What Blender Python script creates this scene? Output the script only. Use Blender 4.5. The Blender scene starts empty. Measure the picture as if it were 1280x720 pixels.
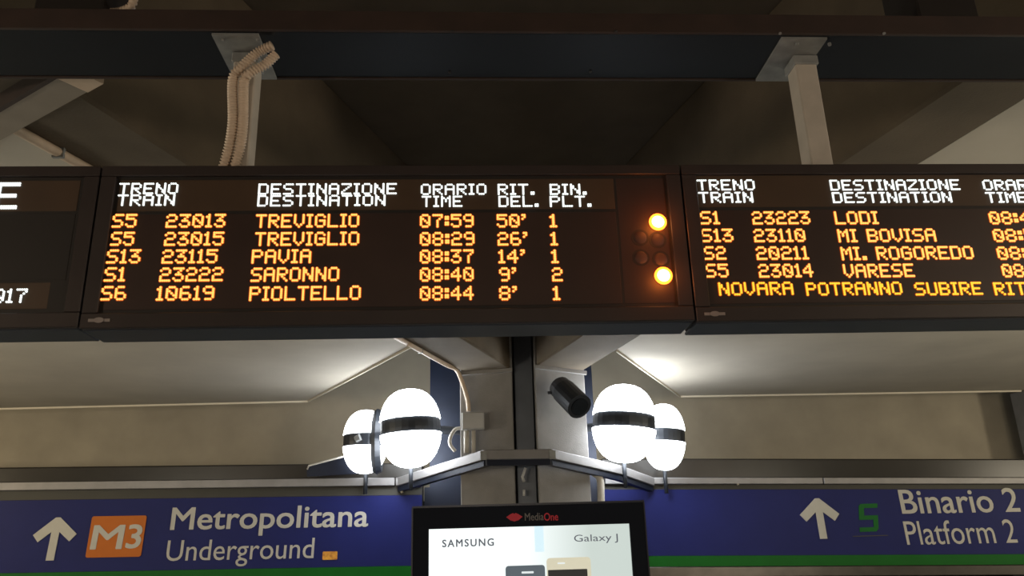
import bpy, bmesh, math, random
from mathutils import Vector, Matrix
random.seed(7)
D = bpy.data; SC = bpy.context.scene; COL = SC.collection

# ------------------------------------------------------------------ camera
PITCH, YAW, ROLL, FPX = 18.0, 3.4, 1.7, 985.0
p, y, r = map(math.radians, (PITCH, YAW, ROLL))
FWD = Vector((math.sin(y)*math.cos(p), math.cos(y)*math.cos(p), math.sin(p)))
r0 = Vector((math.cos(y), -math.sin(y), 0)); u0 = r0.cross(FWD)
RT = r0*math.cos(r) - u0*math.sin(r); UP = RT.cross(FWD)
cd = D.cameras.new('camera'); cam = D.objects.new('camera', cd); COL.objects.link(cam)
cd.sensor_width = 36; cd.lens = FPX/1280*36; cd.clip_start = .05
cam.matrix_world = Matrix(((RT.x, UP.x, -FWD.x, 0), (RT.y, UP.y, -FWD.y, 0), (RT.z, UP.z, -FWD.z, 0), (0, 0, 0, 1)))
SC.camera = cam
FLOOR = -1.75     # the camera is at the origin, eye height above the platform floor

# ------------------------------------------------------------------ world, exposure, lights
w = D.worlds.new('world'); SC.world = w; w.use_nodes = True
w.node_tree.nodes['Background'].inputs[0].default_value = (.50, .42, .36, 1)
w.node_tree.nodes['Background'].inputs[1].default_value = .02
vs = SC.view_settings; vs.view_transform = 'Standard'; vs.look = 'None'; vs.exposure = 0; vs.gamma = 1; vs.use_curve_mapping = False
LAMP = 17.0
def light(kind, loc, power, color, size=.4, rot=None):
    l = D.lights.new('point_light', kind); l.energy = power; l.color = color
    if kind == 'AREA': l.size = size
    else: l.shadow_soft_size = size
    o = D.objects.new('point_light', l); COL.objects.link(o); o.location = loc
    if rot: o.rotation_euler = rot
    return o
WARM = (1, .82, .62)
light('POINT', (-11, 7.5, .9), 550, (1, .83, .56), .4)
light('POINT', (-6.5, 5.0, .6), 170, (1, .95, .78), .4)
light('POINT', (7.0, 5.0, .6), 170, (1, .92, .70), .4)      # near pair added to brighten the ceiling panels; outer pair: lamps of next columns
light('POINT', (12.5, 6.5, .9), 480, (1, .88, .66), .4)
light('POINT', (-7.5, -1.5, .6), 470, WARM, .4)               # lamps along the platform behind the photographer
light('POINT', (7.5, -2.0, .6), 540, WARM, .4)
light('POINT', (.0, -7, .7), 200, WARM, .5)

# ------------------------------------------------------------------ helpers
def ray(px, py): return RT*((px-640)/FPX) - UP*((py-360)/FPX) + FWD
def onY(px, py, Y): v = ray(px, py); return v*(Y/v.y)
def onZ(px, py, Z): v = ray(px, py); return v*(Z/v.z)

def mat(name, col, rough=.6, metal=0, noise=0, nscale=6, bump=0, bscale=60, emit=None, estr=0, col2=None, spec=None):
    m = D.materials.new(name); m.use_nodes = True; nt = m.node_tree; b = nt.nodes['Principled BSDF']
    b.inputs['Base Color'].default_value = (*col, 1); b.inputs['Roughness'].default_value = rough; b.inputs['Metallic'].default_value = metal
    if spec is not None: b.inputs['Specular IOR Level'].default_value = spec
    if noise or bump:
        tc = nt.nodes.new('ShaderNodeTexCoord')
    if noise:
        n = nt.nodes.new('ShaderNodeTexNoise'); n.inputs['Scale'].default_value = nscale; n.inputs['Detail'].default_value = 6
        nt.links.new(tc.outputs['Object'], n.inputs['Vector'])
        cr = nt.nodes.new('ShaderNodeValToRGB'); c2 = col2 or tuple(c*(1-noise) for c in col)
        cr.color_ramp.elements[0].color = (*c2, 1); cr.color_ramp.elements[1].color = (*[min(1, c*(1+noise*.5)) for c in col], 1)
        cr.color_ramp.elements[0].position = .3; cr.color_ramp.elements[1].position = .7
        nt.links.new(n.outputs['Fac'], cr.inputs['Fac']); nt.links.new(cr.outputs['Color'], b.inputs['Base Color'])
    if bump:
        n = nt.nodes.new('ShaderNodeTexNoise'); n.inputs['Scale'].default_value = bscale; n.inputs['Detail'].default_value = 4
        nt.links.new(tc.outputs['Object'], n.inputs['Vector'])
        bp = nt.nodes.new('ShaderNodeBump'); bp.inputs['Strength'].default_value = bump; bp.inputs['Distance'].default_value = .01
        nt.links.new(n.outputs['Fac'], bp.inputs['Height']); nt.links.new(bp.outputs['Normal'], b.inputs['Normal'])
    if emit:
        b.inputs['Emission Color'].default_value = (*emit, 1); b.inputs['Emission Strength'].default_value = estr
    return m

M = dict(
 panel=mat('white_painted_ceiling', (.52, .48, .41), .85, noise=.10, nscale=1.2, bump=.1),
 wall=mat('beige_plaster', (.40, .355, .275), .9, noise=.14, nscale=1.5, bump=.15),
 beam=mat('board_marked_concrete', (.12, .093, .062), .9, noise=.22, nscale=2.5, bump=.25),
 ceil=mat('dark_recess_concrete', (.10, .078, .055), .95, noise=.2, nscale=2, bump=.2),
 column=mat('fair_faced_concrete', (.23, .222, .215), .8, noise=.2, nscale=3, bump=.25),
 floor=mat('pale_stone_floor', (.24, .25, .26), .28, noise=.2, nscale=4),
 dark=mat('black_void_paint', (.012, .012, .013), .8, noise=.2),
 trim=mat('pale_edge_trim', (.72, .66, .54), .6, noise=.05),
 tray=mat('dark_painted_steel', (.021, .026, .034), .24, metal=.6, noise=.2, nscale=3),
 trayface=mat('brown_primer_steel', (.030, .016, .012), .7, noise=.25, nscale=8),
 galv=mat('galvanised_plate', (.30, .31, .31), .55, metal=.5, noise=.25, nscale=14),
 post=mat('pale_grey_painted_post', (.46, .42, .37), .6, noise=.12, nscale=10),
 flex=mat('beige_flexible_conduit', (.60, .48, .37), .55, noise=.08, nscale=20),
 pvc=mat('grey_rigid_conduit', (.50, .47, .42), .5, noise=.1, nscale=12),
 housing=mat('dark_brown_board_housing', (.034, .025, .023), .55, metal=.2, noise=.15, nscale=5, bump=.03),
 frame=mat('dark_board_frame', (.036, .027, .026), .45, metal=.2, noise=.12, nscale=6),
 bezel=mat('black_board_groove', (.010, .007, .006), .6, noise=.1),
 header=mat('brown_header_panel', (.060, .034, .018), .5, noise=.12, nscale=6),
 display=mat('dark_display_panel', (.035, .018, .014), .45, noise=.12, nscale=6),
 under=mat('grey_board_underside', (.055, .065, .085), .35, metal=.4, noise=.15, nscale=4),
 steel=mat('navy_steel', (.010, .015, .032), .4, metal=.4, noise=.15, nscale=4),
 groove=mat('blue_grey_steel_channel', (.075, .085, .105), .45, metal=.4, noise=.15, nscale=4),
 rail=mat('grey_aluminium_strip', (.24, .235, .24), .5, metal=.5, noise=.12, nscale=5),
 cornice=mat('glossy_dark_channel', (.028, .025, .022), .3, spec=.3, noise=.15, nscale=3),
 border=mat('dark_olive_border', (.038, .037, .030), .6, noise=.1, nscale=5),
 blue=mat('blue_sign_vinyl', (.013, .018, .115), .5, spec=.15, noise=.08, nscale=3),
 green=mat('green_sign_band', (.006, .115, .012), .5, spec=.15, noise=.08, nscale=3),
 greens=mat('dark_green_letter', (.008, .125, .02), .5, spec=.15, noise=.08, nscale=3),
 metal=mat('brushed_lower_trim', (.10, .09, .08), .3, metal=.6, noise=.2, nscale=5),
 sign=mat('white_sign_lettering', (.50, .49, .45), .5, spec=.2, noise=.04, nscale=9),
 orange=mat('orange_sign_square', (.50, .135, .014), .5, spec=.2, noise=.05, nscale=5),
 yellow=mat('yellow_sticker', (.70, .36, .04), .5, noise=.3, nscale=20, col2=(.4, .12, .02)),
 globe=mat('lit_opal_glass', (.9, .9, .9), .4, emit=(.93, .97, 1), estr=LAMP, noise=.01),
 globe2=mat('dim_lit_opal_glass', (.9, .9, .9), .4, emit=(.93, .97, 1), estr=6, noise=.01),
 duct=mat('grey_trunking', (.26, .23, .19), .5, noise=.1, nscale=6),
 black=mat('black_lamp_metal', (.03, .035, .045), .4, metal=.3, noise=.1),
 camd=mat('dark_camera_housing', (.05, .055, .07), .45, noise=.1),
 boxm=mat('grey_junction_box', (.42, .42, .42), .5, noise=.06),
 totem=mat('navy_black_totem', (.006, .009, .017), .5, spec=.12, noise=.1, nscale=5),
 tedge=mat('grey_totem_edge', (.05, .055, .07), .35, metal=.6, noise=.1),
 red=mat('red_logo_print', (.55, .03, .06), .5, noise=.03),
 greyt=mat('grey_logo_print', (.16, .16, .17), .5, noise=.03),
 ink=mat('dark_print_ink', (.02, .02, .03), .5, emit=(.10, .11, .13), estr=1, noise=.02),
 phone1=mat('slate_print', (.05, .06, .07), .5, emit=(.085, .11, .13), estr=1, noise=.02),
 phone2=mat('champagne_print', (.3, .28, .2), .5, emit=(.58, .56, .43), estr=1, noise=.02),
 phone3=mat('black_glass_print', (.02, .02, .02), .5, emit=(.02, .02, .02), estr=1, noise=.02),
 phonel=mat('light_print', (.3, .3, .3), .5, emit=(.7, .78, .8), estr=1, noise=.02),
 streak=mat('pale_blue_print', (.3, .3, .3), .5, emit=(.62, .84, .93), estr=1, noise=.02),
 plate=mat('silver_nameplate', (.34, .30, .29), .4, metal=.5, noise=.1),
 led_w=mat('white_led_dots', (.1, .1, .1), .5, emit=(.92, 1.0, .98), estr=1.5, noise=.02),
 led_o=mat('amber_led_dots', (.1, .05, .0), .5, emit=(1, .43, .09), estr=1.9, noise=.02),
 led_y=mat('yellow_led_dots', (.1, .07, .0), .5, emit=(1, .60, .04), estr=1.3, noise=.02),
 halo=mat('red_led_glow_dots', (.1, .02, .0), .5, emit=(1, .14, .012), estr=.50, noise=.02),
 core=mat('amber_beacon_core', (.9, .5, .2), .4, emit=(1, .62, .22), estr=9, noise=.02),
 rim=mat('orange_beacon_lens', (.8, .2, .02), .3, emit=(1, .17, .015), estr=5, noise=.02),
 off=mat('unlit_beacon_lens', (.045, .022, .016), .6, noise=.1),
)
# screen content: a white page that fades to pale grey on its right
def screen_mat():
    m = D.materials.new('lit_advert_screen'); m.use_nodes = True; nt = m.node_tree; b = nt.nodes['Principled BSDF']
    b.inputs['Base Color'].default_value = (.02, .02, .02, 1); b.inputs['Roughness'].default_value = .25
    tc = nt.nodes.new('ShaderNodeTexCoord'); sp = nt.nodes.new('ShaderNodeSeparateXYZ'); cr = nt.nodes.new('ShaderNodeValToRGB')
    nt.links.new(tc.outputs['Generated'], sp.inputs[0]); nt.links.new(sp.outputs[0], cr.inputs[0])
    e = cr.color_ramp.elements; e[0].color = (.92, 1, 1, 1); e[1].color = (.55, .62, .58, 1); e[0].position = .45; e[1].position = .8
    nt.links.new(cr.outputs[0], b.inputs['Emission Color']); b.inputs['Emission Strength'].default_value = 1.1
    return m
M['screen'] = screen_mat()

def link(name, bm, m, parent=None, bevel=0, smooth=False, seg=1):
    bmesh.ops.recalc_face_normals(bm, faces=bm.faces)
    me = D.meshes.new(name); bm.to_mesh(me); bm.free(); me.materials.append(M[m] if isinstance(m, str) else m)
    if smooth: me.polygons.foreach_set('use_smooth', [True]*len(me.polygons))
    o = D.objects.new(name, me); COL.objects.link(o)
    if parent: o.parent = parent
    if bevel:
        b = o.modifiers.new('bevel', 'BEVEL'); b.width = bevel; b.segments = seg; b.limit_method = 'ANGLE'; b.angle_limit = math.radians(40)
    return o
def tag(o, label=None, cat=None, group=None, kind=None):
    for k, v in (('label', label), ('category', cat), ('group', group), ('kind', kind)):
        if v: o[k] = v
    return o
def thing(name, label, cat, loc=(0, 0, 0), group=None):
    o = D.objects.new(name, None); COL.objects.link(o); o.location = loc; o.empty_display_size = .1
    return tag(o, label, cat, group)
def adopt(root):       # children were built in world coordinates
    inv = Matrix.Translation(-Vector(root.location))
    for c in root.children: c.matrix_parent_inverse = inv
def box(bm, x0, x1, y0, y1, z0, z1, mx=None):
    vs_ = [bm.verts.new((x, yy, z)) for z in (z0, z1) for yy in (y0, y1) for x in (x0, x1)]
    for f in ((0, 1, 3, 2), (4, 5, 7, 6), (0, 1, 5, 4), (2, 3, 7, 6), (0, 2, 6, 4), (1, 3, 7, 5)):
        bm.faces.new([vs_[i] for i in f])
    if mx is not None: bmesh.ops.transform(bm, matrix=mx, verts=vs_)
    return vs_
def B(name, m, parent, *a, **k):
    bm = bmesh.new(); box(bm, *a); return link(name, bm, m, parent, **k)
def prism(bm, pts, z0, z1):
    a = [bm.verts.new((x, yy, z0)) for x, yy in pts]; b = [bm.verts.new((x, yy, z1)) for x, yy in pts]
    bm.faces.new(a); bm.faces.new(b); n = len(pts)
    for i in range(n): bm.faces.new((a[i], a[(i+1) % n], b[(i+1) % n], b[i]))
def P(name, m, parent, pts, z0, z1, **k):
    bm = bmesh.new(); prism(bm, pts, z0, z1); return link(name, bm, m, parent, **k)
def smooth_path(pts, n=12):
    pts = [Vector(q) for q in pts]; out = []
    for i in range(len(pts)-1):
        a, b = pts[i], pts[i+1]; pa = pts[i-1] if i else a*2-b; pb = pts[i+2] if i+2 < len(pts) else b*2-a
        for k in range(n):
            t = k/n
            out.append(.5*((2*a)+(b-pa)*t+(2*pa-5*a+4*b-pb)*t*t+(3*a-pa-3*b+pb)*t**3))
    out.append(pts[-1]); return out
def tube(bm, path, rad, seg=10, ribs=0):
    path = [Vector(q) for q in path]
    if ribs:                # resample evenly and alternate the radius
        L = [0]
        for a, b in zip(path, path[1:]): L.append(L[-1]+(b-a).length)
        n = max(4, int(L[-1]/ribs)); new = []; j = 0
        for i in range(n+1):
            s = L[-1]*i/n
            while j < len(L)-2 and L[j+1] < s: j += 1
            new.append(path[j].lerp(path[j+1], (s-L[j])/max(1e-9, L[j+1]-L[j])))
        path = new
    prev = None; rings = []; N = None
    for i, c in enumerate(path):
        t = (path[min(i+1, len(path)-1)]-path[max(i-1, 0)]).normalized()
        if N is None: N = t.orthogonal().normalized()
        N = (N-t*N.dot(t)).normalized(); Bn = t.cross(N)
        rr = rad*((1.0 if i % 4 < 2 else .70) if ribs else 1)
        rings.append([bm.verts.new(c+(N*math.cos(a)+Bn*math.sin(a))*rr) for a in (2*math.pi*k/seg for k in range(seg))])
    for a, b in zip(rings, rings[1:]):
        for k in range(seg): bm.faces.new((a[k], a[(k+1) % seg], b[(k+1) % seg], b[k]))
    bm.faces.new(rings[0]); bm.faces.new(rings[-1][::-1])
def T(name, m, parent, path, rad, seg=10, ribs=0, sm=True):
    bm = bmesh.new(); tube(bm, path, rad, seg, ribs); return link(name, bm, m, parent, smooth=sm)
def disc_prism(bm, c, rad, y0, y1, seg=24, rx=None):
    a = [bm.verts.new((c[0]+(rx or rad)*math.cos(t), y0, c[1]+rad*math.sin(t))) for t in (2*math.pi*k/seg for k in range(seg))]
    b = [bm.verts.new((v.co.x, y1, v.co.z)) for v in a]
    bm.faces.new(a); bm.faces.new(b[::-1])
    for k in range(seg): bm.faces.new((a[k], a[(k+1) % seg], b[(k+1) % seg], b[k]))
def lettering(name, text, m, parent, x0, x1, z0, z1, Y, bold=0, shear=0, slope=0, depth=.004, chars=1.0, fill=True):
    c = D.curves.new(name, 'FONT'); c.body = text; c.size = 1; c.space_character = chars
    c.resolution_u = 4; c.extrude = 0
    o = D.objects.new(name, c); COL.objects.link(o)
    dg = bpy.context.evaluated_depsgraph_get(); me = D.meshes.new_from_object(o.evaluated_get(dg)); D.objects.remove(o)
    xs = [v.co.x for v in me.vertices]; ys = [v.co.y for v in me.vertices]
    ax, bx, ay, by = min(xs), max(xs), min(ys), max(ys)
    bm = bmesh.new(); bm.from_mesh(me); D.meshes.remove(me)
    for v in bm.verts:
        u = (v.co.x-ax)/(bx-ax); q = (v.co.y-ay)/(by-ay)
        z = z0+q*(z1-z0); x = x0+u*(x1-x0)
        v.co = Vector((x+shear*(z-z0), Y, z+slope*(x-(x0+x1)/2)))
    r_ = bmesh.ops.extrude_face_region(bm, geom=list(bm.faces))
    for g in r_['geom']:
        if isinstance(g, bmesh.types.BMVert): g.co.y -= depth
    if bold > 0:         # heavier strokes: the same outline laid again a little to each side
        src = list(bm.verts)+list(bm.edges)+list(bm.faces); b_ = bold*(z1-z0)
        for i, (du, dv) in enumerate(((-1, 0), (1, 0), (-.7, -.7), (.7, -.7), (-.7, .7), (.7, .7))):
            dd = bmesh.ops.duplicate(bm, geom=src)['geom']
            for g in dd:
                if isinstance(g, bmesh.types.BMVert): g.co += Vector((du*b_, -.0004*(i+1) if depth > .003 else -.00003*(i+1), dv*b_))
    return link(name, bm, m, parent)

# ------------------------------------------------------------------ the setting
H = 2.30; HR = 3.80
def struct(o): o['kind'] = 'structure'; return o
struct(B('floor', 'floor', None, -14, 14, -10, 24, FLOOR-.1, FLOOR))
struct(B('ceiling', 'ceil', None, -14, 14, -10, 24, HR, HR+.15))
struct(B('wall_back', 'dark', None, -14, 14, 21, 21.2, FLOOR, HR))
struct(B('wall_rear_platform', 'ceil', None, -14, 14, -10.2, -10, FLOOR, HR))
struct(B('wall_upper', 'wall', None, -14, 14, 14, 14.25, .75, HR))
# white soffit panels left and right of the beams
def L1(Y): return -2.54+(Y-3.93)*.3566
def R1(Y): return -2.02+(Y-3.70)*.3732
def l_(Y): return 2.68-(Y-3.49)*.2504
def r_(Y): return 3.15-(Y-3.75)*.2146
lp = [(L1(-4)-.01, -4), (L1(9.25)-.01, 9.25), (-2.61, 12.92), (-13.9, 13.25), (-13.9, -4)]
rp = [(r_(-4)+.01, -4), (r_(9.7)+.01, 9.7), (3.59, 13.14), (9.68, 13.24), (12.2, 9.5), (13.9, 9.5), (13.9, -4)]
struct(P('ceiling_panel', 'panel', None, lp, H+.015, H+.13))
struct(P('ceiling_panel', 'panel', None, rp, H+.015, H+.13))
def edge_trim(name, a, b, m='trim'):
    a = Vector((*a, 0)); b = Vector((*b, 0)); n = (b-a).normalized().cross(Vector((0, 0, 1)))*.010
    pts = [(a-n).xy, (b-n).xy, (b+n).xy, (a+n).xy]
    struct(P(name, m, None, pts, H-.012, H+.13))
edge_trim('trim_1', lp[3], lp[2]); edge_trim('trim_2', lp[2], lp[1], 'panel'); edge_trim('trim_3', rp[2], rp[3]); edge_trim('trim_4', rp[2], rp[1], 'panel')
struct(P('wall_right', 'column', None, [(9.72, 13.2), (12.2, 9.5), (13.9, 9.5), (13.9, 13.6), (9.72, 13.6)], .6, H+.012))
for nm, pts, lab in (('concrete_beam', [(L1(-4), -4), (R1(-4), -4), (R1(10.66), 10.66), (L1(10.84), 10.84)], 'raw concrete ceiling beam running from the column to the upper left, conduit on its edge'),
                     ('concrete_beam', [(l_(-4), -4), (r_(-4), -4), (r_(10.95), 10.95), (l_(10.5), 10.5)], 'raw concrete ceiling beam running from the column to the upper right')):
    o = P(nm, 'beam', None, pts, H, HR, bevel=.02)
    tag(o, lab, 'beam', kind='structure')

# ------------------------------------------------------------------ the column
col_ = thing('concrete_column', 'square grey concrete column between the two pairs of globe lamps', 'column', (.75, 11.3, FLOOR))
P('shaft', 'column', col_, [(-.12, 10.84), (.60, 10.66), (.62, 10.95), (.89, 10.95), (.90, 10.50), (1.64, 10.95), (1.64, 12.2), (-.12, 12.2)], FLOOR, HR-.005, bevel=.012)
P('steel_channel', 'groove', col_, [(.63, 10.70), (.88, 10.62), (.88, 10.93), (.63, 10.93)], FLOOR, HR-.01, bevel=.01)
B('side_plate', 'steel', col_, -.60, -.125, 12.22, 12.26, FLOOR, HR-.01)
B('side_plate', 'steel', col_, 1.645, 1.95, 12.22, 12.26, FLOOR, HR-.01)
# ledge where each beam lands
P('capital_edge', 'column', col_, [(-.15, 10.80), (.60, 10.60), (.60, 10.66), (-.15, 10.86)], H-.05, H-.002)
P('capital_edge', 'column', col_, [(.90, 10.42), (1.67, 10.88), (1.67, 10.95), (.90, 10.50)], H-.05, H-.002)
o = T('cable_clip', 'boxm', col_, [onY(657, 585, 10.55), onY(653, 596, 10.55), onY(655, 602, 10.58)], .018, 8)
T('cable_clip', 'boxm', col_, [onY(655, 612, 10.58), onY(655, 620, 10.58)], .016, 8)
adopt(col_)

# ------------------------------------------------------------------ conduits and junction box on the column
cn = thing('beam_conduit', 'thin grey conduit along the left beam edge, curving down to the junction box', 'conduit', (L1(9), 9, H))
pth = [(L1(Y)+.01, Y, H-.03) for Y in (-3, 0, 3, 5, 7, 9, 10.2)]+[onY(571, 463, 10.72), onY(580, 484, 10.74), onY(585, 502, 10.76), onY(586, 514, 10.76)]
T('tube', 'flex', cn, smooth_path(pth[5:], 8), .030, 8); T('tube', 'flex', cn, pth[:6], .030, 8)
for Y in (4.3, 5.0, 5.7, 6.4, 8.2, 9.4):
    B('clamp', 'galv', cn, L1(Y)-.022, L1(Y)+.042, Y-.012, Y+.012, H-.062, H-.001)
adopt(cn)
jb = thing('junction_box', 'small pale grey junction box on the left side of the column', 'junction box', onY(591, 527, 10.7))
a, b = onY(577, 538, 10.7), onY(605, 516, 10.7)
B('box_body', 'boxm', jb, a.x, b.x, 10.62, 10.76, a.z, b.z, bevel=.012)
B('box_lid', 'boxm', jb, a.x+.01, b.x-.01, 10.60, 10.62, a.z+.01, b.z-.01, bevel=.008)
T('outlet_tube', 'pvc', jb, [onY(583, 538, 10.72), onY(583, 566, 10.72)], .035, 8)
T('outlet_tube', 'pvc', jb, [onY(592, 538, 10.72), onY(592, 568, 10.72)], .028, 8)
adopt(jb)
o = T('cable_loop', 'pvc', None, smooth_path([onY(578, 535, 10.9), onY(569, 537, 10.9), onY(563, 547, 10.9), onY(563, 556, 10.9), onY(569, 564, 10.9)], 6), .025, 8)
tag(o, 'short white cable loop between left globe lamp and junction box', 'cable')
o = T('bent_pipe', 'pvc', None, smooth_path([onY(743, 592, 11.0), onY(747, 594, 11.03), onY(750, 600, 11.05), onY(751, 612, 11.05), onY(752, 660, 11.05)], 6), .05, 12)
tag(o, 'pale grey pipe bent at the top, right of the column below the strip', 'pipe')

# security camera
sc_ = thing('security_camera', 'dark bullet security camera on the right face of the column', 'camera', onY(690, 492, 10.55))
a, b = onY(700, 484, 10.42), onY(722, 506, 10.05)
T('camera_body', 'camd', sc_, [a, b], .155, 20, sm=False)
T('sun_shield', 'black', sc_, [a+(b-a)*.25, b+(b-a)*.10], .168, 20, sm=False)
T('lens', 'tray', sc_, [b+(b-a)*.09, b+(b-a)*.13], .12, 20, sm=False)
T('mounting_arm', 'black', sc_, [onY(704, 490, 10.62), a+(b-a)*.3], .04, 10)
T('mounting_arm', 'black', sc_, [onY(685, 491, 10.35), onY(700, 490, 10.4)], .02, 8)
adopt(sc_)

# ------------------------------------------------------------------ globe lamps
def dome(bm, c, rx, ry, rz, z0, z1, nz=10, seg=28):
    """slice of an ellipsoid between two heights (as fractions of rz), rounded at the cut"""
    rings = []
    t0, t1 = math.asin(z0), math.asin(z1)
    for i in range(nz+1):
        t = t0+(t1-t0)*i/nz; cr = max(math.cos(t)**.78, .02)
        rings.append([bm.verts.new((c[0]+rx*cr*math.cos(a), c[1]+ry*cr*math.sin(a), c[2]+rz*math.sin(t))) for a in (2*math.pi*k/seg for k in range(seg))])
    for a, b in zip(rings, rings[1:]):
        for k in range(seg): bm.faces.new((a[k], a[(k+1) % seg], b[(k+1) % seg], b[k]))
    bm.faces.new(rings[0]); bm.faces.new(rings[-1])
def globe_lamp(label, c, rx, ry, rz, foot_z, tilt=0, vert=0, arm_to=None, arm_from=None):
    t = thing('globe_lamp', label, 'lamp', (c[0], c[1], foot_z), 'globe lamps beside the column')
    mx = Matrix.Translation(c) @ Matrix.Rotation(tilt, 4, 'Y')
    for z0, z1, nm in ((.20, 1, 'upper_diffuser'), (-1, -.17, 'lower_diffuser')):
        bm = bmesh.new(); dome(bm, (0, 0, 0), rx, ry, rz, z0, z1); bmesh.ops.transform(bm, matrix=mx, verts=bm.verts)
        link(nm, bm, 'globe' if rx > .4 else 'globe2', t, smooth=False)
    bm = bmesh.new(); dome(bm, (0, 0, 0), rx*.97, ry*.97, rz, -.18, .21, 3); bmesh.ops.transform(bm, matrix=mx, verts=bm.verts)
    link('band', bm, 'black', t)
    if vert:      # upright hoop around the globe, as on the lamps seen from the side
        bm = bmesh.new(); pts = [mx @ Vector((vert*rx*.55, ry*.88*math.cos(a), rz*.88*math.sin(a))) for a in (math.pi*2*k/32 for k in range(33))]
        tube(bm, pts, .075, 6); link('hoop', bm, 'black', t)
        bm = bmesh.new(); tube(bm, [mx @ Vector((-rx*.3, -ry*.9, .0)), mx @ Vector((-rx*.1, -ry*1.0, .03))], .05, 8); link('latch', bm, 'galv', t)
    T('stem', 'black', t, [(c[0], c[1]+ry*.5, foot_z), (c[0], c[1]+ry*.5, c[2]-rz*.8)], .03, 8)
    if arm_to is not None: T('support_arm', 'black', t, [arm_from or (c[0], c[1], c[2]), arm_to], .06, 10)
    adopt(t); return t
globe_lamp('large lit white globe lamp left of the column', onY(513, 535, 11.15), .435, .40, .545, .75, math.radians(-3), arm_to=Vector((-.13, 11.3, 1.55)))
globe_lamp('small lit globe lamp with dark upright hoop, leftmost of the four', onY(455, 552, 11.75)+Vector((.02, 0, 0)), .33, .30, .46, .75, 0, vert=1, arm_to=onY(495, 545, 11.6))
globe_lamp('large lit white globe lamp right of the column, under the security camera', onY(780, 529, 11.05), .455, .40, .545, .70, math.radians(5), arm_to=Vector((1.63, 11.3, 1.55)))
globe_lamp('small lit globe lamp at the far right, partly behind a larger globe', onY(830, 546, 11.75), .32, .28, .49, .65, math.radians(4), arm_to=onY(795, 540, 11.6))

# ------------------------------------------------------------------ signs over the passage
def zl(X): return .965-.0122*X
def zr(X): return .952-.0242*X
def slab(name, m, parent, x0, x1, ya, yb, f, d0, d1, **k):
    bm = bmesh.new(); vv = box(bm, x0, x1, ya, yb, 0, 1)
    for v in vv: v.co.z = f(v.co.x)+(d0 if v.co.z < .5 else d1)
    return link(name, bm, m, parent, **k)
def fascia(label, x0, x1, f, offs, joints):
    t = thing('sign_fascia', label, 'sign', ((x0+x1)/2, 12.2, f((x0+x1)/2)-1.2), 'direction sign fascias')
    c, s, b, bl, g, me_ = offs
    slab('back_box', 'border', t, x0, x1, 12.06, 12.4, f, me_+.01, s)
    slab('cornice', 'cornice', t, x0, x1, 12.14, 12.5, f, s+.002, c, bevel=.02)
    slab('dark_border', 'border', t, x0, x1, 12.01, 12.055, f, bl+.003, b-.003)
    js = [x0]+joints+[x1]
    for i, (a, bb) in enumerate(zip(js, js[1:])):
        slab('top_strip', 'rail', t, a+.008, bb-.008, 11.93, 12.05, f, b, s, bevel=.008)
    slab('blue_panel', 'blue', t, x0, x1, 12.0, 12.055, f, g+.002, bl)
    slab('green_band', 'green', t, x0, x1, 11.995, 12.055, f, g-.145, g)
    slab('bottom_trim', 'metal', t, x0, x1, 11.96, 12.055, f, me_, g-.150, bevel=.01)
    return t
fl = fascia('left blue sign fascia with a green band, arrow and orange square', -13.5, -.70, zl, (.23, 0, -.115, -.25, -1.23, -1.53), [-1.09])
fr = fascia('right blue sign fascia with a green band, arrow and green letter', 2.0, 13.5, zr, (.30, 0, -.095, -.17, -1.11, -1.40), [5.32])
def arrow(parent, px, py, w_, h_, slope, shear):
    c = onY(px, py, 12); bm = bmesh.new(); pts = [(-.09, -.5), (.09, -.5), (.09, .16), (.36, -.07), (.5, .10), (.05, .5), (-.05, .5), (-.5, .10), (-.36, -.07), (-.09, .16)]
    a = []; b = []
    for u, v in pts:
        x = c.x+u*w_+shear*v*h_; z = c.z+v*h_+slope*u*w_
        a.append(bm.verts.new((x, 11.999, z))); b.append(bm.verts.new((x, 11.985, z)))
    bm.faces.new(a); bm.faces.new(b[::-1])
    for i in range(len(a)): j = (i+1) % len(a); bm.faces.new((a[i], a[j], b[j], b[i]))
    link('arrow', bm, 'sign', parent)
def sign_text(parent, name, text, xa, xb, yt, yb, xm, bold, m='sign', shear=0.03, slope=0, d=.004, Y=11.998):
    pa, pb = onY(xa, yb, Y), onY(xb, yb, Y); zt, zb = onY(xm, yt, Y).z, onY(xm, yb, Y).z
    return lettering(name, text, m, parent, pa.x, pb.x-shear*(zt-zb), zb, zt, Y, bold, shear, slope, d)
SL, SR = -.010, -.010
arrow(fl, 68, 673.5, .60, .58, 0, .06)
def quadplate(name, m, parent, x0, x1, z0, z1, Y, d, sh=0, sl=0, round_=.03):
    bm = bmesh.new(); k = 5; pts = []
    for cx, cz, a0 in ((x1-round_, z1-round_, 0), (x0+round_, z1-round_, 90), (x0+round_, z0+round_, 180), (x1-round_, z0+round_, 270)):
        for i in range(k+1):
            a = math.radians(a0+90*i/k); pts.append((cx+round_*math.cos(a), cz+round_*math.sin(a)))
    zc = (z0+z1)/2; xc = (x0+x1)/2
    A = [bm.verts.new((x+sh*(z-zc), Y, z+sl*(x-xc))) for x, z in pts]; Bv = [bm.verts.new((v.co.x, Y-d, v.co.z)) for v in A]
    bm.faces.new(A); bm.faces.new(Bv[::-1])
    for i in range(len(A)): j = (i+1) % len(A); bm.faces.new((A[i], A[j], Bv[j], Bv[i]))
    return link(name, bm, m, parent)
a, b = onY(108, 697.5, 12), onY(183, 644, 12)
quadplate('line_square', 'orange', fl, a.x-.0, b.x+.0, a.z, b.z, 11.998, .012, .04, SL)
sign_text(fl, 'line_number', 'M', 113, 153, 657, 686, 132, .03, Y=11.985, slope=SL, shear=.07)
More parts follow.
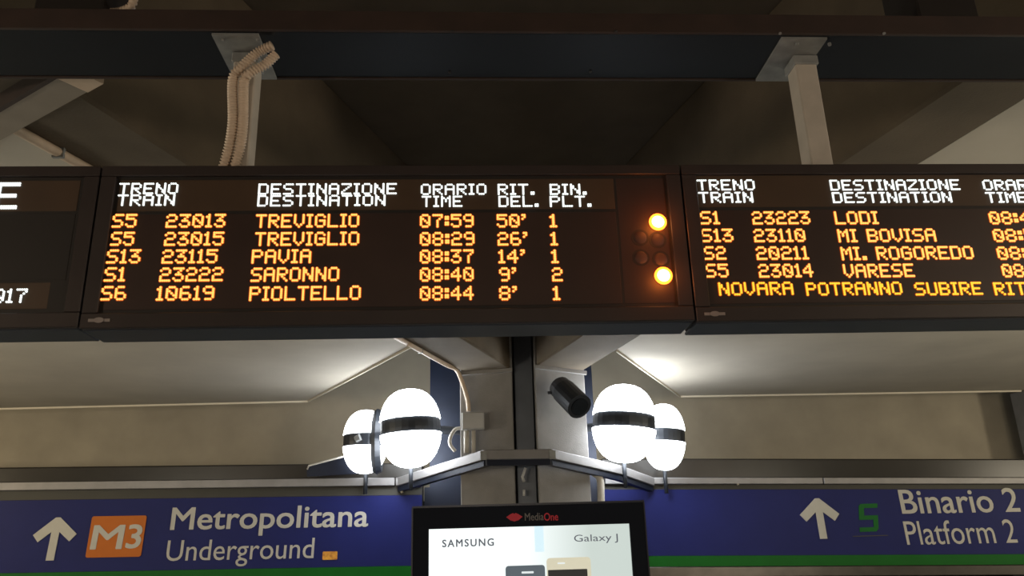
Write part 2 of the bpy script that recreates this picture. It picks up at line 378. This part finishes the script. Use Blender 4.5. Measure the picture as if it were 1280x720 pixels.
sign_text(fl, 'line_number', '3', 157, 176, 656, 685, 168, .03, Y=11.985, slope=SL, shear=.07)
sign_text(fl, 'lettering', 'Metropolitana', 212, 460, 633, 669, 336, .016, slope=SL)
sign_text(fl, 'lettering', 'Underground', 206, 392, 674, 708, 299, -.004, slope=SL)
a, b = onY(403, 700, 12), onY(422, 689, 12); quadplate('sticker', 'yellow', fl, a.x, b.x, a.z, b.z, 11.998, .006, 0, SL, .015)
arrow(fr, 1025, 648, .60, .58, 0, -.03)
bm = bmesh.new(); c = onY(1085.5, 647, 12); hw, hh, k = .145, .20, .062      # squared slanting S
pts = [(-1, -hh), (1-.25, -hh), (1, -hh+k*.6), (1, .03), (1-.25, k*.5), (-.45, k*.5), (-.45, hh-k), (1, hh-k), (1, hh), (-.8, hh), (-1, hh-k*.5), (-1, -.03), (-.75, -k*.5), (.5, -k*.5), (.5, -hh+k), (-1, -hh+k)]
A = [bm.verts.new((c.x+u*hw+.12*v, 11.998, c.z+v)) for u, v in pts]; Bv = [bm.verts.new((v.co.x, 11.993, v.co.z)) for v in A]
bm.faces.new(A); bm.faces.new(Bv[::-1])
for i in range(len(A)): j = (i+1) % len(A); bm.faces.new((A[i], A[j], Bv[j], Bv[i]))
link('line_letter', bm, 'greens', fr)
a, b = onY(1066, 671, 12), onY(1110, 670, 12); B('letter_underline', 'border', fr, a.x, b.x, 11.993, 11.9995, a.z, a.z+.012)
sign_text(fr, 'lettering', 'Binario 2', 1128, 1275, 611, 641, 1200, .016, slope=SR, shear=-.03)
sign_text(fr, 'lettering', 'Platform 2', 1134, 1272, 650, 680, 1203, -.004, slope=SR, shear=-.03)
T('fixing_clip', 'trim', fr, [onY(918, 598, 11.95), onY(923, 606, 11.95)], .02, 6)
T('fixing_clip', 'trim', fl, [onY(502, 614, 11.95), onY(503, 616, 11.95)], .02, 6)
adopt(fl); adopt(fr)
# strip that wraps around the front of the column
rs = thing('wrap_strip', 'grey aluminium strip bent around the front of the column', 'strip', (.6, 10.2, 1.0))
q = [Vector((-1.06, 11.97, .925)), Vector((.16, 10.22, 1.0)), Vector((1.06, 10.22, .99)), Vector((2.30, 11.95, .86))]
q = [Vector((-1.08, 11.96, .0)), Vector((.18, 10.2, 0)), Vector((1.06, 10.2, 0)), Vector((2.15, 11.25, 0)), Vector((2.75, 11.93, 0))]
zt = [zl(-1.08)+.0, onY(605, 562, 10.2).z, onY(690, 561, 10.2).z, onY(782, 582, 11.25).z, zr(2.75)]
for i, nm in ((0, 'strip_length'), (1, 'strip_length'), (2, 'strip_length'), (3, 'strip_length')):
    a, b = q[i], q[i+1]; d = (b-a).normalized(); n = Vector((-d.y, d.x, 0))
    bm = bmesh.new(); vv = box(bm, 0, (b-a).length, 0, .09, 0, 1)
    L = (b-a).length
    for v in vv:
        u = v.co.x/L; z1 = zt[i]*(1-u)+zt[i+1]*u; z = z1-.125+v.co.z*.125
        s = v.co.y; v.co = a+d*(u*L)+n*s; v.co.z = z
    link(nm, bm, 'rail', rs, bevel=.01)
    # dark lower lip
    bm = bmesh.new(); vv = box(bm, 0, (b-a).length, .03, .12, 0, 1)
    for v in vv:
        u = v.co.x/L; z1 = zt[i]*(1-u)+zt[i+1]*u; z = z1-.20+v.co.z*.074
        s = v.co.y; v.co = a+d*(u*L)+n*s; v.co.z = z
    link('lower_lip', bm, 'steel', rs)
for i in (1, 2):
    B('joint_cover', 'galv', rs, q[i].x-.04, q[i].x+.04, q[i].y-.012, q[i].y+.01, zt[i]-.13, zt[i]-.02)
adopt(rs)
rec = B('recess_panel', 'steel', None, -.69, 1.99, 12.42, 12.47, FLOOR, .86); tag(rec, kind='structure'); rec.name = 'wall_recess'
# dark bracket under the small left lamp
br = thing('dark_bracket', 'dark flat bracket with a pale edge under the leftmost globe lamp', 'bracket', onY(405, 585, 11.85))
bm = bmesh.new(); pts = [onY(383, 586, 11.88), onY(386, 582, 11.88), onY(432, 570, 11.88), onY(450, 592, 11.88), onY(384, 596, 11.88)]
A = [bm.verts.new(v) for v in pts]; Bv = [bm.verts.new(v+Vector((0, .03, 0))) for v in pts]
bm.faces.new(A); bm.faces.new(Bv[::-1])
for i in range(5): j = (i+1) % 5; bm.faces.new((A[i], A[j], Bv[j], Bv[i]))
link('bracket_plate', bm, 'steel', br)
T('pale_edge', 'pvc', br, [onY(384, 587, 11.86), onY(386, 582, 11.86), onY(432, 570, 11.86)], .014, 6)
adopt(br)

# ------------------------------------------------------------------ advertising totem
TY = 3.3
tl, tr_ = -.228, .706
tt = thing('advert_totem', 'tall dark navy advertising screen with a lit white page, below the boards', 'screen', ((tl+tr_)/2, TY+.1, FLOOR))
ztop = .148
B('body', 'totem', tt, tl+.02, tr_-.02, TY+.03, TY+.22, FLOOR, ztop-.004, bevel=.01)
sx0, sx1, sz1, sz0 = onY(536, 661, TY).x, onY(787, 656, TY).x, onY(660, 658, TY).z, -1.35
for nm, a in (('frame_side', (tl, sx0, TY, TY+.05, FLOOR+.1, ztop)), ('frame_side', (sx1, tr_, TY, TY+.05, FLOOR+.1, ztop)),
              ('frame_top', (sx0, sx1, TY, TY+.05, sz1, ztop)), ('frame_bottom', (sx0, sx1, TY, TY+.05, FLOOR+.1, sz0))):
    B(nm, 'totem', tt, *a)
B('top_edge', 'tedge', tt, tl-.004, tr_+.004, TY-.004, TY+.06, ztop, ztop+.008)
B('side_edge', 'tedge', tt, tl-.006, tl, TY-.002, TY+.05, FLOOR+.1, ztop); B('side_edge', 'tedge', tt, tr_, tr_+.006, TY-.002, TY+.05, FLOOR+.1, ztop)
scr = B('screen', 'screen', tt, sx0, sx1, TY+.012, TY+.03, sz0, sz1)
def tpx(x0, y0, x1, y1): a, b = onY(x0, y1, TY+.01), onY(x1, y0, TY+.01); return a.x, b.x, a.z, b.z
def on_screen(name, m, x0, y0, x1, y1, d=.001, rd=.01, sl=0):
    a = tpx(x0, y0, x1, y1); return quadplate(name, m, scr, a[0], a[1], a[2], a[3], TY+.0115-d, .001, 0, sl, rd)
on_screen('page_streak', 'streak', 669, 657, 679, 690, 0, .003)
a = tpx(553, 673, 617, 684); sp_ = lettering('page_lettering', 'SAMSUNG', 'ink', scr, a[0], a[1], a[2], a[3], TY+.0115, .035, 0, 0, .001, 1.25)
a = tpx(718, 667, 772, 680); lettering('page_lettering', 'Galaxy J', 'ink', scr, a[0], a[1], a[2], a[3], TY+.0115, 0, 0, 0, .001)
on_screen('phone_print', 'phone1', 634, 706, 681, 800, 0, .012); on_screen('phone_print', 'phonel', 652, 714, 667, 717, .002, .002)
on_screen('phone_print', 'phone2', 687, 696, 738, 800, 0, .014); on_screen('phone_print', 'phone3', 688, 711, 734, 790, .002, .003)
on_screen('phone_print', 'phonel', 697, 703, 706, 705, .002, .001)
# logo on the top frame: a pair of lips and a small word
bm = bmesh.new(); c = onY(643, 646.5, TY-.001)
pts = [(-1, .05), (-.5, .7), (-.15, 1), (0, .75), (.15, 1), (.5, .7), (1, .05), (.5, -.7), (0, -1), (-.5, -.7)]
A = [bm.verts.new((c.x+u*.033, TY-.0005, c.z+v*.0165)) for u, v in pts]; Bv = [bm.verts.new(v.co-Vector((0, .001, 0))) for v in A]
bm.faces.new(A); bm.faces.new(Bv[::-1])
for i in range(len(A)): j = (i+1) % len(A); bm.faces.new((A[i], A[j], Bv[j], Bv[i]))
link('logo', bm, 'red', tt)
a = tpx(656, 641, 679, 651); lettering('logo_lettering', 'Media', 'greyt', tt, a[0], a[1], a[2], a[3], TY-.0005, .01, 0, 0, .001)
a = tpx(680, 641, 697, 651); lettering('logo_lettering', 'One', 'red', tt, a[0], a[1], a[2], a[3], TY-.0005, .02, 0, 0, .001)
adopt(tt)
# the screen's children were built in world coordinates under a child
for c in scr.children: c.matrix_parent_inverse = Matrix.Identity(4)

# ------------------------------------------------------------------ cable tray, hangers, posts, flexible conduits
TZ = 2.13
tr = thing('overhead_tray', 'long flat dark steel tray across the ceiling above the boards', 'tray', (0, 3.1, TZ))
bm = bmesh.new(); box(bm, -9, 9, 2.935, 3.28, TZ, TZ+.012); link('underside', bm, 'tray', tr, bevel=.003)
B('front_lip', 'trayface', tr, -9, 9, 2.915, 2.932, TZ-.004, TZ+.095, bevel=.002)
B('back_lip', 'trayface', tr, -9, 9, 3.282, 3.297, TZ-.006, TZ+.08, bevel=.002)
for px, py in ((565, 38), (562, 90), (738, 89), (770, 38), (1105, 41), (975, 41)):
    v = onZ(px, py, TZ); bm = bmesh.new(); tube(bm, [(v.x, v.y, TZ-.006), (v.x, v.y, TZ)], .007, 8); link('screw', bm, 'galv' if px > 800 else 'bezel', tr)
for x0, x1 in ((-1.86, -1.57), (2.09, 2.38)):
    B('hanger', 'bezel', tr, x0, x1, 2.96, 3.22, TZ+.013, HR-.002, bevel=.01)
adopt(tr)
def board_post(label, px_plate, x, gz):
    t = thing('hanging_post', label, 'post', (x, 3.12, gz), 'posts that carry the boards')
    # mounting plate on the tray's underside
    pts = [onZ(a, b, TZ-.008) for a, b in px_plate]
    x0 = (pts[0].x+pts[3].x)/2; x1 = (pts[1].x+pts[2].x)/2
    B('mounting_plate', 'galv', t, x0, x1, 2.945, 3.285, TZ-.012, TZ-.001)
    B('post', 'post', t, x-.05, x+.05, 3.07, 3.17, gz, TZ-.013, bevel=.006)
    B('collar', 'galv', t, x-.058, x+.058, 3.062, 3.178, TZ-.06, TZ-.013, bevel=.004)
    for sx in (-1, 1):
        bm = bmesh.new(); tube(bm, [(x+sx*.075, 2.975, TZ-.024), (x+sx*.075, 2.975, TZ-.012)], .008, 6); link('bolt', bm, 'galv', t)
    adopt(t); return t
BT = 1.522
board_post('pale grey post from tray to the boards, wrapped by flexible conduits', [(267, 46), (327, 46), (342, 95), (290, 95)], -.975, BT)
board_post('bare pale grey square post from tray to the right board', [(975, 46), (1030, 46), (1006, 95), (951, 95)], 1.575, BT)
for lab, pts in (('left of two ribbed beige flexible conduits beside the left post', [(340, 57, 2.98), (322, 66, 3.0), (302, 84, 3.0), (291, 100, 3.02), (291, 150, 3.02), (287, 180, 3.03), (280, 207, 3.05)]),
                 ('right of two ribbed beige flexible conduits beside the left post', [(345, 68, 3.0), (331, 81, 3.0), (312, 92, 3.0), (305, 104, 3.02), (304, 150, 3.02), (301, 180, 3.03), (294, 207, 3.05)])):
    path = smooth_path([onY(*q_) for q_ in pts], 10); path.append(path[-1]+Vector((-.01, .02, -.05)))
    o = T('flexible_conduit', 'flex', None, path, .0215, 12, ribs=.0032); tag(o, lab, 'conduit', 'flexible conduits')
o = T('flexible_conduit', 'flex', None, smooth_path([onY(168, -12, 3.0), onY(165, 6, 3.0), onY(152, 14, 3.02), onY(134, 16, 3.05)], 10), .019, 12, ribs=.004)
tag(o, 'short ribbed conduit lying on top of the tray at the upper left', 'conduit', 'flexible conduits')
# trunking crossing under the left beam
tk = thing('cable_trunking', 'pale rectangular cable trunking at the upper left under the beam', 'trunking', (-2.2, 3.7, 2.2))
a, b = Vector((-1.88, 3.37, 2.15)), Vector((-3.82, 4.76, 2.15)); d = (b-a).normalized(); n = Vector((-d.y, d.x, 0))
for nm, m, s0, s1, z0, z1, t0, t1 in (('duct', 'duct', -.085, .06, 2.145, 2.232, 0, 1), ('side_cover', 'trayface', .062, .085, 2.14, 2.235, .0, 1), ('end_cap', 'flex', -.087, .062, 2.142, 2.234, -.055, .0)):
    bm = bmesh.new(); vv = box(bm, t0*(b-a).length, t1*(b-a).length, s0, s1, z0, z1)
    for v in vv: z = v.co.z; v.co = a+d*v.co.x+n*v.co.y; v.co.z = z
    link(nm, bm, m, tk)
adopt(tk)

# ------------------------------------------------------------------ departure boards
G = {'A':'01110 10001 10001 11111 10001 10001 10001','B':'11110 10001 10001 11110 10001 10001 11110','D':'11110 10001 10001 10001 10001 10001 11110',
'E':'11111 10000 10000 11110 10000 10000 11111','G':'01110 10001 10000 10111 10001 10001 01110','I':'111 010 010 010 010 010 111','L':'10000 10000 10000 10000 10000 10000 11111',
'M':'10001 11011 10101 10101 10001 10001 10001','N':'10001 11001 11001 10101 10011 10011 10001','O':'01110 10001 10001 10001 10001 10001 01110','P':'11110 10001 10001 11110 10000 10000 10000',
'R':'11110 10001 10001 11110 10100 10010 10001','S':'01111 10000 10000 01110 00001 00001 11110','T':'11111 00100 00100 00100 00100 00100 00100','U':'10001 10001 10001 10001 10001 10001 01110',
'V':'10001 10001 10001 10001 10001 01010 00100','Z':'11111 00001 00010 00100 01000 10000 11111',
'0':'01110 10001 11001 10101 10011 10001 01110','1':'010 110 010 010 010 010 111','2':'01110 10001 00001 01110 10000 10000 11111','3':'11111 00010 00100 01110 00001 10001 01110',
'4':'00010 00110 01010 10010 11111 00010 00010','5':'11111 10000 11110 00001 00001 10001 01110','6':'01110 10000 10000 11110 10001 10001 01110','7':'11111 00001 00010 00100 00100 00100 00100',
'8':'01110 10001 10001 01110 10001 10001 01110','9':'01110 10001 10001 01111 00001 00001 01110','.':'00 00 00 00 00 11 11','e':' '.join(['1111111111']*2+['1100000000']*4+['1111111110']*2+['1100000000']*4+['1111111111']*2),':':'00 11 11 00 11 11 00',"'":'11 01 10 00 00 00 00',' ':'000 000 000 000 000 000 000'}
BY = 3.0; REC = BY+.010     # plane of the display panels
def led(parent, text, xa, xb, ym, hz, m='led_o', slope=0, ghost=False, halo=True, name='led_text'):
    """one dot-matrix text: each lit dot is a small raised LED"""
    A, Bp = onY(xa, ym, REC), onY(xb, ym, REC); zc = (A.z+Bp.z)/2
    rows = [G[ch].split(' ') for ch in text]; n = sum(len(g[0])+1 for g in rows)-1
    pw = (Bp.x-A.x)/n; ph = hz/len(rows[0]); bm = bmesh.new(); bh = bmesh.new(); cx = 0
    lit = set()
    for g in rows:
        for rr in range(len(g)):
            for cc in range(len(g[0])):
                if g[rr][cc] == '1': lit.add((cx+cc, rr))
        cx += len(g[0])+1
    for (c, rr) in sorted(lit):
        x = A.x+(c+.5)*pw; z = zc+hz/2-(rr+.5)*ph+(slope*(x-A.x))
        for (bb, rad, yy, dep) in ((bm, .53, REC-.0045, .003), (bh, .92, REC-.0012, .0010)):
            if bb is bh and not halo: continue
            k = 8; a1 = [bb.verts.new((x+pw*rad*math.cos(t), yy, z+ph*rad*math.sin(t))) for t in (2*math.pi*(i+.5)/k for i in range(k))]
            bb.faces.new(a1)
            if bb is bm:
                a2 = [bb.verts.new((v.co.x, yy+dep, v.co.z)) for v in a1]
                for i in range(k): bb.faces.new((a1[i], a1[(i+1) % k], a2[(i+1) % k], a2[i]))
    o = link(name, bm, m, parent)
    if halo: link('led_glow', bh, 'halo', o)  # red glow around the dots, painted as wider emissive discs behind them
    else: bh.free()
    return o
HDR = .050; ROW = .0585
def board(label, x0, x1, zb, parts):
    t = thing('departure_board', label, 'display board', ((x0+x1)/2, 3.1, zb), 'overhead board row')
    D0, D1 = BY+.012, 3.20
    B('housing', 'housing', t, x0+.004, x1-.004, D0+.010, D1, zb+.012, BT-.004, bevel=.004)
    B('underside', 'under', t, x0+.004, x1-.004, BY+.02, D1+.004, zb-.004, zb+.010, bevel=.003)
    fw = .045
    for nm, a in (('frame_top', (x0, x1, BY-.004, BY+.022, BT-fw, BT)), ('frame_bottom', (x0, x1, BY-.004, BY+.022, zb, zb+.060)),
                  ('frame_side', (x0, x0+.060, BY-.003, BY+.022, zb+.061, BT-fw-.001)), ('frame_side', (x1-.060, x1, BY-.003, BY+.022, zb+.061, BT-fw-.001))):
        B(nm, 'frame', t, *a, bevel=.003)
    B('groove', 'bezel', t, x0+.06, x1-.06, BY+.011, BY+.021, zb+.06, BT-fw)
    for nm, m, a in parts: B(nm, m, t, a[0], a[1], REC, REC+.008, a[2], a[3], bevel=.002)
    return t
ZH0 = onY(500, 263, BY).z; ZT = BT-.058
XL, XR = -1.488, .908; ZB = .832
# middle board
bx1 = onY(773, 300, BY).x
bm_ = board('middle board, five amber train lines and two lit amber beacons', XL, XR, ZB,
            [('header_panel', 'header', (XL+.072, bx1, ZH0+.006, ZT)), ('display_panel', 'display', (XL+.072, bx1, ZB+.075, ZH0-.006)), ('beacon_panel', 'display', (bx1+.008, XR-.068, ZB+.075, ZT))])
for tx, xa, xb, ym in (('TRENO', 149, 223, 236), ('TRAIN', 147, 219, 250.5), ('DESTINAZIONE', 323, 496, 236.5), ('DESTINATION', 322, 482, 251), ('ORARIO', 526, 608, 237), ('TIME', 527, 578, 252),
                       ('RIT.', 622, 668, 237), ('DEL.', 623, 673, 252), ('BIN.', 687, 733, 237), ('PLT.', 687, 739, 252)):
    led(bm_, tx, xa, xb, ym, HDR, 'led_w', halo=False)
R_ = [('S5', 141, 171, '23013', 208, 282, 'TREVIGLIO', 320, 449, '07:59', 525, 592, "50'", 621, 657, '1', 687, 696),
      ('S5', 139, 168, '23015', 206, 280, 'TREVIGLIO', 319, 449, '08:29', 525, 593, "26'", 622, 659, '1', 688, 697),
      ('S13', 134, 176, '23115', 203, 272, 'PAVIA', 315, 389, '08:37', 525, 592, "14'", 623, 656, '1', 689, 698),
      ('S1', 131, 157, '23222', 200, 279, 'SARONNO', 314, 424, '08:40', 525, 592, "9'", 624, 645, '2', 690, 703),
      ('S6', 127, 158, '10619', 196, 268, 'PIOLTELLO', 312, 451, '08:44', 525, 592, "8'", 624, 646, '1', 691, 700)]
for row, ym in zip(R_, (276.5, 299, 321, 343.5, 367)):
    for i in range(0, len(row), 3): led(bm_, row[i], row[i+1], row[i+2], ym-.3, ROW)
for px, py, lit in ((822, 278, 1), (829, 345, 1), (800, 297, 0), (822, 300, 0), (826, 324, 0), (801, 322, 0)):
    c = onY(px, py, REC); rad = .028 if lit else .028
    bm = bmesh.new()
    for k in range(6):
        pass
    n, sg = 6, 24; rings = []
    for i in range(n):
        t = i/n*math.pi/2; rings.append([bm.verts.new((c.x+rad*math.cos(t)*math.cos(a), REC-rad*(.9 if lit else .25)*math.sin(t), c.z+rad*math.cos(t)*math.sin(a))) for a in (2*math.pi*k/sg for k in range(sg))])
    for A_, B_ in zip(rings, rings[1:]):
        for k in range(sg): bm.faces.new((A_[k], A_[(k+1) % sg], B_[(k+1) % sg], B_[k]))
    bm.faces.new(rings[-1]); s_ = link('signal_light', bm, 'core' if lit else 'off', bm_)
    if lit: tag(s_, 'lit amber beacon')
    else: tag(s_, 'unlit beacon lens')
    bm = bmesh.new(); disc_prism(bm, (c.x, c.z), rad*1.32, REC-(.008 if lit else .001), REC, 28); o = link('lens_ring', bm, 'rim' if lit else 'bezel', s_)
    if lit:      # the beacon's own light
        bl = light('POINT', (c.x, REC-.075, c.z), .75, (1, .22, .03), .03); bl.name = 'beacon_light'; bl.parent = bm_
def nameplate(parent, x0, x1, z):
    bm = bmesh.new(); box(bm, x0, x1, BY-.0065, BY-.0041, z-.006, z+.006); link('nameplate', bm, 'plate', parent)
    bm = bmesh.new(); disc_prism(bm, ((x0+x1)/2, z), .011, BY-.009, BY-.0066, 16, rx=.02); link('nameplate_badge', bm, 'plate', parent)
a, b = onY(111, 401, BY), onY(138, 401, BY); nameplate(bm_, a.x, b.x, a.z)
adopt(bm_)
# left board
x1 = XL-.008; x0 = x1-2.4; zc = ZB+.006
hL0 = onY(60, 263, BY).z; fL = onY(40, 352, BY).z
bl_ = board('left board with one large white letter and a small white number', x0, x1, zc,
            [('header_panel', 'header', (x0+.072, x1-.075, hL0, ZT)), ('display_panel', 'bezel', (x0+.072, x1-.075, fL+.008, hL0-.010)), ('footer_panel', 'header', (x0+.072, x1-.13, zc+.078, fL))])
led(bl_, 'e', -5, 24, 245, .118, 'led_w', halo=False)
led(bl_, '017', -8, 34, 370, .058, 'led_w', halo=False)
adopt(bl_)
# right board
x0 = XR+.008; x1 = x0+2.4; zc = ZB-.006
hR0 = onY(1000, 259, BY).z
rb = board('right board with four amber train lines above a yellow scrolling line', x0, x1, zc,
           [('header_panel', 'header', (x0+.060, x1-.30, hR0+.006, ZT+.012)), ('display_panel', 'display', (x0+.060, x1-.30, zc+.075, hR0-.006)), ('beacon_panel', 'display', (x1-.29, x1-.068, zc+.075, ZT))])
for tx, xa, xb, ym in (('TRENO', 871, 943, 231.5), ('TRAIN', 873, 941, 247), ('DESTINAZIONE', 1037, 1199, 231.5), ('DESTINATION', 1040, 1189, 247), ('ORARIO', 1228, 1307, 231.5), ('TIME', 1232, 1283, 247)):
    led(rb, tx, xa, xb, ym, HDR, 'led_w', halo=False)
Q_ = [('S1', 875, 899, '23223', 940, 1012, 'LODI', 1043, 1097, '08:40', 1236, 1302),
      ('S13', 876, 916, '23110', 942, 1006, 'MI BOVISA', 1047, 1169, '08:50', 1241, 1307),
      ('S2', 880, 907, '20211', 945, 1010, 'MI. ROGOREDO', 1051, 1216, '08:50', 1246, 1312),
      ('S5', 882, 910, '23014', 948, 1016, 'VARESE', 1054, 1142, '08', 1252, 1279)]
for row, ym in zip(Q_, (272.5, 294.5, 316.5, 338.5)):
    for i in range(0, len(row), 3): led(rb, row[i] if row[i] not in ('08:50',) else '08:5', row[i+1], row[i+2]-(14 if row[i] == '08:50' else 0), ym, ROW)
for tx, xa, xb in (('NOVARA', 898, 991), ('POTRANNO', 1007, 1127), ('SUBIRE', 1143, 1227), ('RIT', 1242, 1282)):
    led(rb, tx, xa, xb, 361, ROW*.95, 'led_y', name='scrolling_led_text')
a, b = onY(880, 393, BY), onY(906, 393, BY); nameplate(rb, a.x, b.x, a.z)
adopt(rb)
